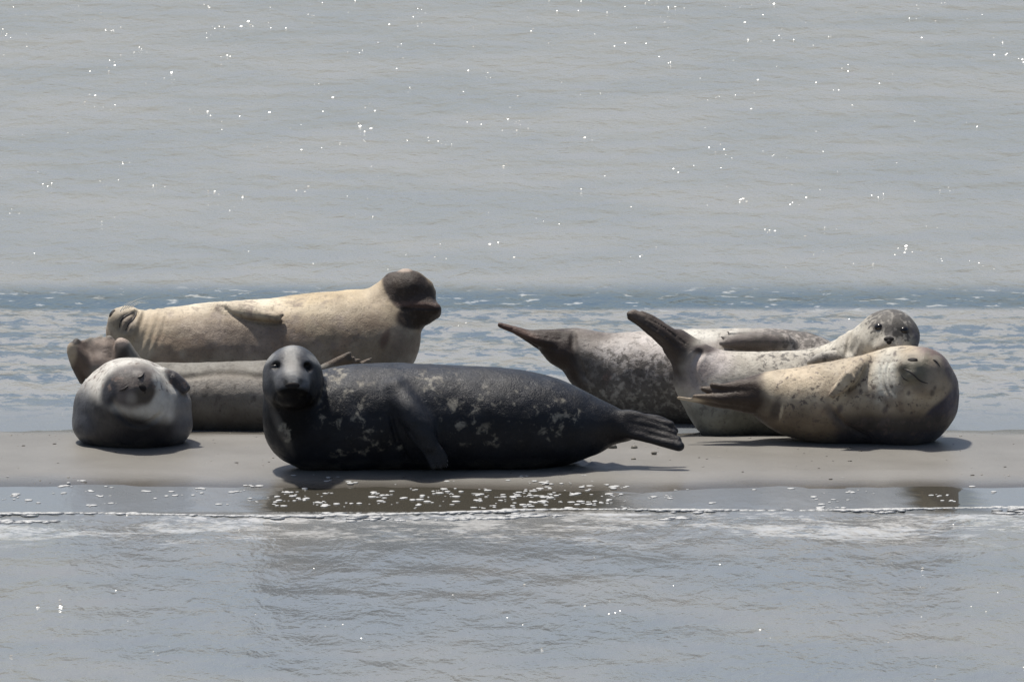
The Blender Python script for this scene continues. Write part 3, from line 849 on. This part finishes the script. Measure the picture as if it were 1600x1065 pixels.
for k_, (a, b) in enumerate([((196, 482), (226, 464)), ((200, 481), (229, 469)), ((192, 484), (214, 468)), ((205, 480), (232, 472)), ((188, 486), (206, 470))]):
    p0, p1 = P(a[0], a[1], YB - .16), P(b[0], b[1], YB - .22)
    s.tube('whisker', [p0, (p0 + p1) / 2 + np.array([-.004, 0, .008]), p1], .0026, M_WHISK, onskin=False, taper=True)

# ---- 5: spotted seal, back right, flippers raised at the left
s = Seal('harbour_seal', 'spotted seal behind the dark one, pointed dark hind flippers raised over the water', 'seal', GH,
         *box_for(760, 1370, 490, 690, 1.3, 2.15))
YB = 1.78
s.body([(905, 545, YB, 30), (935, 570, YB, 50), (975, 587, YB, 68), (1030, 592, YB, 76), (1100, 593, YB, 80), (1170, 592, YB, 80), (1240, 592, YB, 76), (1290, 600, YB, 62), (1325, 612, YB, 46)], k=.03, q=.9)
s.body([(940, 575, YB, 48), (905, 552, YB, 36), (880, 545, YB, 30), (862, 538, YB, 22)], k=.04)
s.digits([[(900, 530, YB, 17), (860, 526, YB - .02, 12), (820, 519, YB - .02, 6), (782, 508, YB - .02, 4)],
          [(900, 545, YB, 20), (858, 535, YB - .04, 13), (818, 522, YB - .04, 6), (781, 507, YB - .03, 4)],
          [(895, 555, YB, 20), (858, 543, YB + .02, 12), (825, 528, YB + .02, 6), (795, 513, YB, 3)],
          [(925, 560, YB, 32), (885, 550, YB + .05, 22), (850, 535, YB + .05, 14), (815, 520, YB + .04, 5)]], k=.010)
s.groove([(800, 514), (835, 524), (875, 530)], .003, .006)
s.groove([(800, 519), (835, 534), (870, 545)], .003, .006)
s.body([(1225, 538, YB - .13, 17), (1188, 534, YB - .165, 14), (1155, 534, YB - .17, 10), (1136, 534, YB - .17, 6)], k=.03)
s.digits([[(1165, 530, YB - .17, 6), (1130, 527, YB - .16, 3)], [(1165, 537, YB - .18, 7), (1127, 536, YB - .18, 3.5)], [(1170, 524, YB - .15, 6), (1140, 521, YB - .145, 3)]], k=.007)
s.groove([(896, 520), (897, 545), (905, 570), (915, 590)], .003, .03)
s.groove([(1132, 543), (1165, 549), (1200, 551), (1222, 548)], .003, .012)
def paint(u, v, V, n):
    c = np.tile(np.array([[.33, .30, .27]]), (len(V), 1))
    c = mixv(c, blobm(u, v, 1000, 545, 70, 22, 0, .6), (.56, .52, .49))  # sunlit top of the rump painted paler
    c = mixv(c, blobm(u, v, 1100, 520, 70, 12, 0, .6), (.58, .56, .50))
    c = mixv(c, ss((v - 570) / 50) * .75, (.25, .235, .20))
    c = mixv(c, blobm(u, v, 925, 575, 32, 22, 30, .5) * .75, (.10, .09, .08))
    c = mixv(c, ss((v - 630) / 25) * .7, (.09, .085, .075))
    tail = ss((912 + (v - 520) * .18 - u + 22 * (fbm(V * 14, 3) - .5)) / 26)
    c = mixv(c, tail, (.034, .022, .017))
    c = mixv(c, blobm(u, v, 800, 515, 40, 8, 18, .5) * .8, (.13, .075, .055))
    c = mixv(c, blobm(u, v, 930, 523, 32, 9, 5, .5) * .7, (.10, .08, .07))
    c = mixv(c, blobm(u, v, 1178, 534, 52, 15, 0, .3), (.12, .10, .09))
    c = mixv(c, blobm(u, v, 948, 590, 6, 12, 25, .5) * .7, (.20, .11, .09))
    sp = .15 + .65 * ss((v - 540) / 40) * ss((u - 900) / 30)
    sp = np.maximum(sp, .8 * blobm(u, v, 1240, 528, 60, 18, 0, .4))
    return c, sp * ss((u - 895) / 15) * (1 - blobm(u, v, 1178, 534, 50, 14, 0, .2) * .6)
s.finish(coat_mat('spotted coat', (.085, .075, .065), 32, .55, .70, rough=.5, fine_amt=.6, seed=5.0, fscale=55), paint)
for q in ((1129, 527, -4, 0), (1127, 535, -4, 1), (1139, 520, -4, -2)): s.claw(*q, 1.3)

# ---- 6: pale seal with raised hind flippers, chin on its neighbour
s = Seal('harbour_seal', 'pale grey seal with open dark eyes, chin resting on the sleeping seal in front', 'seal', GH,
         *box_for(965, 1450, 470, 700, .85, 1.65))
YB = 1.27
s.body([(1085, 575, YB, 32), (1105, 597, YB, 50), (1135, 610, YB, 62), (1180, 617, YB, 68), (1230, 618, YB, 70), (1275, 610, YB, 67), (1315, 590, YB - .02, 58), (1350, 560, YB - .05, 48), (1380, 535, YB - .08, 42)], k=.03, q=.82)
s.ell(1130, 640, YB, (52, 60, 50), k=.05)
s.head(1392, 525, YB - .12, 46, (-.10, -1, .0), (.13, 0, 1), muz=.95, drop=-.05, k=.05, flat=.90)
for ex, ey in ((1372, 510), (1414, 515)): s.ell(ex, ey, YB - .275, (7, 6, 6), k=.012, op='sub')
s.body([(1105, 578, YB, 36), (1078, 556, YB, 29), (1058, 538, YB, 24)], k=.03)
s.digits([[(1075, 545, YB, 20), (1046, 519, YB - .03, 8), (1020, 500, YB - .03, 6), (1003, 490, YB - .03, 4)],
          [(1075, 550, YB, 20), (1038, 518, YB - .04, 10), (1005, 497, YB - .045, 6), (990, 488, YB - .04, 4.5)],
          [(1072, 555, YB, 20), (1036, 524, YB - .05, 10), (1002, 501, YB - .05, 6), (984, 491, YB - .04, 5)],
          [(1072, 560, YB, 18), (1036, 532, YB - .03, 9), (1004, 508, YB - .03, 5), (984, 496, YB - .03, 4)],
          [(1088, 548, YB, 13), (1062, 530, YB - .02, 9), (1036, 509, YB - .02, 4)]], k=.007)
s.body([(1302, 560, YB - .20, 13), (1282, 561, YB - .23, 10), (1266, 566, YB - .23, 6)], k=.02)
s.groove([(1095, 550), (1086, 562), (1082, 580), (1090, 600)], .004, .03)
s.groove([(992, 494), (1025, 514), (1058, 540)], .003, .006)
s.groove([(1010, 496), (1040, 514), (1070, 536)], .003, .006)
s.groove([(1328, 520), (1324, 538), (1327, 552)], .003, .03)
def folds(u, v, V):
    m = blobm(u, v, 1325, 535, 22, 35, 15, .5)
    return m * .002 * np.sin((u + (v - 530) * .3) * 2 * np.pi / 11)
def paint(u, v, V, n):
    c = np.tile(np.array([[.52, .49, .42]]), (len(V), 1))
    c = mixv(c, blobm(u, v, 1110, 565, 35, 25, 0, .5), (.55, .50, .47))
    c = mixv(c, ss((v - 600) / 50), (.20, .20, .165))
    c = mixv(c, blobm(u, v, 1085, 590, 22, 26, 30, .5) * .6, (.26, .20, .18))
    tail = ss((1094 + (545 - v) * .30 - u + 26 * (fbm(V * 12, 3) - .5)) / 26) * ss((625 - v) / 45)
    c = mixv(c, tail, (.060, .044, .035))
    c = mixv(c, blobm(u, v, 1100, 545, 22, 8, 0, .5), (.09, .07, .065))
    c = mixv(c, blobm(u, v, 995, 492, 18, 6, 25, .5) * .6, (.20, .16, .13))
    c = mixv(c, blobm(u, v, 1285, 561, 30, 9, -8, .5) * .8, (.14, .13, .12))
    # head
    c = mixv(c, blobm(u, v, 1400, 500, 44, 20, 0, .35), (.27, .255, .225))
    c = mixv(c, blobm(u, v, 1435, 530, 14, 36, 0, .4), (.065, .06, .075))
    c = mixv(c, blobm(u, v, 1370, 503, 10, 5, -15, .5) * .7, (.48, .45, .39))
    c = mixv(c, blobm(u, v, 1412, 504, 11, 6, 10, .5) * .5, (.42, .40, .36))
    c = mixv(c, blobm(u, v, 1391, 518, 9, 11, 0, .5) * .8, (.19, .175, .165))
    c = mixv(c, blobm(u, v, 1391, 545, 28, 10, 0, .5) * .7, (.26, .22, .18))
    c = mixv(c, blobm(u, v, 1421, 530, 9, 12, -30, .5) * .6, (.38, .36, .29))
    for ex, ey in ((1372, 510), (1414, 515)): c = mixv(c, blobm(u, v, ex, ey, 8, 6, 8, .35), (.03, .025, .025))
    sp = .14 + .8 * blobm(u, v, 1402, 503, 46, 26, 0, .4) + .25 * blobm(u, v, 1250, 560, 60, 25, 0, .5)
    return c, sp * ss((u - 1080) / 15)
s.finish(coat_mat('pale grey coat', (.06, .055, .05), 34, .58, .70, rough=.5, fine_amt=.5, seed=6.0, fscale=60), paint, folds)
s.ball('eye', 1372, 510, 7, 5.6, 5, depth=.8, sink=.2); s.ball('eye', 1414, 515, 7.4, 5.8, -12, depth=.8, sink=.2)
s.ball('nose', 1389, 529, 8.5, 4.2, 0, M_NOSE, depth=.6); s.ball('nose_tip', 1389, 533, 4.6, 5, 0, M_NOSE, depth=.7)
s.tube('mouth_line', [(1367, 545), (1378, 547), (1389, 546), (1401, 548), (1412, 545)], .0035, M_SLIT)

# ---- 7: cream seal at the front right, asleep
s = Seal('harbour_seal', 'cream seal asleep at the far right, eyes shut, charcoal back underneath', 'seal', GH,
         *box_for(1045, 1510, 530, 712, .40, 1.30))
YB = .85
s.body([(1180, 612, YB, 26), (1205, 620, YB, 40), (1240, 628, YB, 53), (1285, 630, YB, 63), (1340, 626, YB, 69), (1390, 622, YB, 73), (1422, 620, YB, 74)], k=.03, q=.92)
s.ell(1416, 615, YB - .02, (80, 72, 73), k=.05)
s.ell(1412, 655, YB - .02, (62, 66, 44), k=.05)
s.head(1447, 585, YB - .11, 43, (-.34, -.80, .42), (.75, .05, .62), muz=1.0, drop=0, k=.04)
s.body([(1354, 566, YB - .07, 13), (1340, 577, YB - .14, 13), (1323, 594, YB - .195, 12), (1308, 610, YB - .22, 9)], k=.022)
s.digits([[(1325, 586, YB - .23, 7), (1297, 617, YB - .245, 3.5)], [(1330, 592, YB - .23, 7), (1302, 621, YB - .245, 4)]], k=.008)
s.groove([(1352, 575), (1342, 594), (1325, 610), (1306, 622)], .007, .014)
s.groove([(1302, 625), (1306, 645), (1320, 662), (1342, 675), (1360, 684)], .005, .02)
for g in ([(1392, 560), (1386, 580), (1389, 600), (1396, 615)], [(1383, 562), (1377, 580), (1380, 600), (1388, 618)]): s.groove(g, .003, .012)
# hind flippers pointing left
s.digits([[(1210, 612, YB - .02, 28), (1170, 612, YB - .03, 22), (1130, 614, YB - .04, 11), (1098, 607, YB - .04, 4)],
          [(1205, 620, YB, 26), (1170, 620, YB - .05, 20), (1125, 622, YB - .07, 8), (1085, 619, YB - .07, 4)],
          [(1205, 630, YB, 24), (1165, 630, YB - .04, 14), (1110, 628, YB - .05, 6), (1060, 621, YB - .06, 3)], [(1205, 615, YB, 24), (1168, 606, YB - .05, 15), (1135, 604, YB - .06, 6), (1112, 601, YB - .05, 3)],
          [(1200, 632, YB + .05, 24), (1165, 630, YB + .03, 14), (1115, 628, YB + .03, 6), (1075, 624, YB, 3)]], k=.009)
def folds(u, v, V):
    return np.zeros(len(u))
def paint(u, v, V, n):
    c = np.tile(np.array([[.46, .39, .285]]), (len(V), 1))
    c = mixv(c, blobm(u, v, 1250, 595, 40, 20, -10, .6), (.58, .48, .34))  # sunlit patch on the flank painted into the coat
    c = mixv(c, blobm(u, v, 1385, 590, 22, 45, 10, .6), (.58, .57, .50))
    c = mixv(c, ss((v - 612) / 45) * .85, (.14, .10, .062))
    c = mixv(c, ss((fbm(V * 8 + 21, 4) - .52) / .1) * ss((v - 575) / 40) * .5, (.15, .10, .065))
    edge = 1482 - ss((v - 560) / 40) * 0 - ss((v - 600) / 60) * 45
    c = mixv(c, ss((u - edge + 6 * (fbm(V * 12, 2) - .5)) / 10) * ss((v - 572) / 20), (.045, .04, .06))
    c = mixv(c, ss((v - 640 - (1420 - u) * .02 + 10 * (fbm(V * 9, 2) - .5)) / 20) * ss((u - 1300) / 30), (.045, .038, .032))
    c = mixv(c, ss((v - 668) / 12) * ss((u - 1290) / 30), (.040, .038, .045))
    c = mixv(c, blobm(u, v, 1306, 655, 8, 26, -35, .5) * .7, (.08, .07, .065))
    c = mixv(c, blobm(u, v, 1330, 590, 9, 35, 40, .5) * .0, (.2, .2, .2))
    tail = ss((1208 + (v - 600) * .02 - u + 24 * (fbm(V * 14, 3) - .5)) / 24)
    c = mixv(c, tail, (.050, .032, .021))
    c = mixv(c, blobm(u, v, 1427, 561, 9, 7, 25, .4), (.03, .025, .022))
    c = mixv(c, ss((1130 - u) / 60) * .6, (.22, .17, .12))
    c = mixv(c, blobm(u, v, 1075, 624, 22, 3.5, 6, .5), (.55, .45, .32))
    c = mixv(c, blobm(u, v, 1212, 640, 9, 16, 15, .5) * .85, (.06, .045, .035))
    c = mixv(c, blobm(u, v, 1221, 643, 2.2, 12, 12, .4), (.50, .42, .30))
    # face
    c = mixv(c, blobm(u, v, 1450, 583, 42, 38, 0, .3), (.28, .235, .18))
    c = mixv(c, blobm(u, v, 1427, 580, 24, 22, 0, .5), (.15, .14, .105))
    c = mixv(c, blobm(u, v, 1462, 549, 30, 9, 14, .5) * .85, (.15, .105, .10))
    c = mixv(c, blobm(u, v, 1486, 576, 10, 32, -22, .5) * .9, (.09, .07, .08))
    c = mixv(c, blobm(u, v, 1447, 561, 5, 14, 15, .5) * .6, (.14, .13, .09))
    c = mixv(c, blobm(u, v, 1464, 560, 7, 5, 30, .5) * .6, (.40, .37, .31))
    for x, y, r in ((1420, 614, 3), (1457, 614, 3.5), (1461, 606, 2.5), (1350, 660, 5), (1379, 660, 5), (1383, 640, 4), (1361, 655, 3), (1312, 638, 5), (1310, 600, 2), (1345, 610, 2.5), (1364, 618, 2.5), (1398, 553, 2.5)):
        c = mixv(c, blobm(u, v, x, y, r, r * 1.4, 20, .5) * .8, (.08, .065, .06))
    return c, (.30 - .2 * blobm(u, v, 1450, 580, 45, 40)) * ss((u - 1205) / 10)
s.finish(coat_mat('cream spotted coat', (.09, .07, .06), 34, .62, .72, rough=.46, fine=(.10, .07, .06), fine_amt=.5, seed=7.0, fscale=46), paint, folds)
s.tube('eyelid_line', [(1457, 562), (1462, 565), (1469, 573)], .0048, M_SLIT)
s.ball('nose', 1426, 562, 8.5, 5.5, 28, M_NOSE, depth=.5, sink=.15)
s.tube('mouth_line', [(1410, 576), (1420, 579), (1428, 586), (1438, 595), (1450, 599)], .0045, M_SLIT)
s.tube('chin_fold', [(1408, 585), (1413, 592), (1424, 596)], .0028, M_SLIT)

# ------------------------------------------------------------------ small lumps of sand by the dark seal's tail
m_clod = plain('damp sand clod', (.14, .13, .11), .6)
for i, (px, Yl, r) in enumerate([(957, .62, .016), (991, .60, .012), (1022, .42, .010), (990, .22, .008)]):
    p = P(px, 700, Yl); z = float(ground(p[0], Yl))
    v = IV * np.array([r * 1.5, r * 1.2, r]) * (1 + .4 * (vnoise(IV * 2 + i * 7)[:, None] - .5))
    o = link('sand_clod', mesh_from('sand_clod', v, IF), m_clod, loc=(p[0], Yl, z + r * .4))
    o['label'] = ['dark sand lump nearest the root of the dark seal hind flippers', 'small sand lump under the middle of the dark seal hind flippers', 'flat sand crumb just below the dark seal flipper tips', 'tiny sand crumb in front of the dark seal flippers'][i]
    o['category'] = 'sand lump'; o['group'] = 'sand lumps by the dark seal tail'
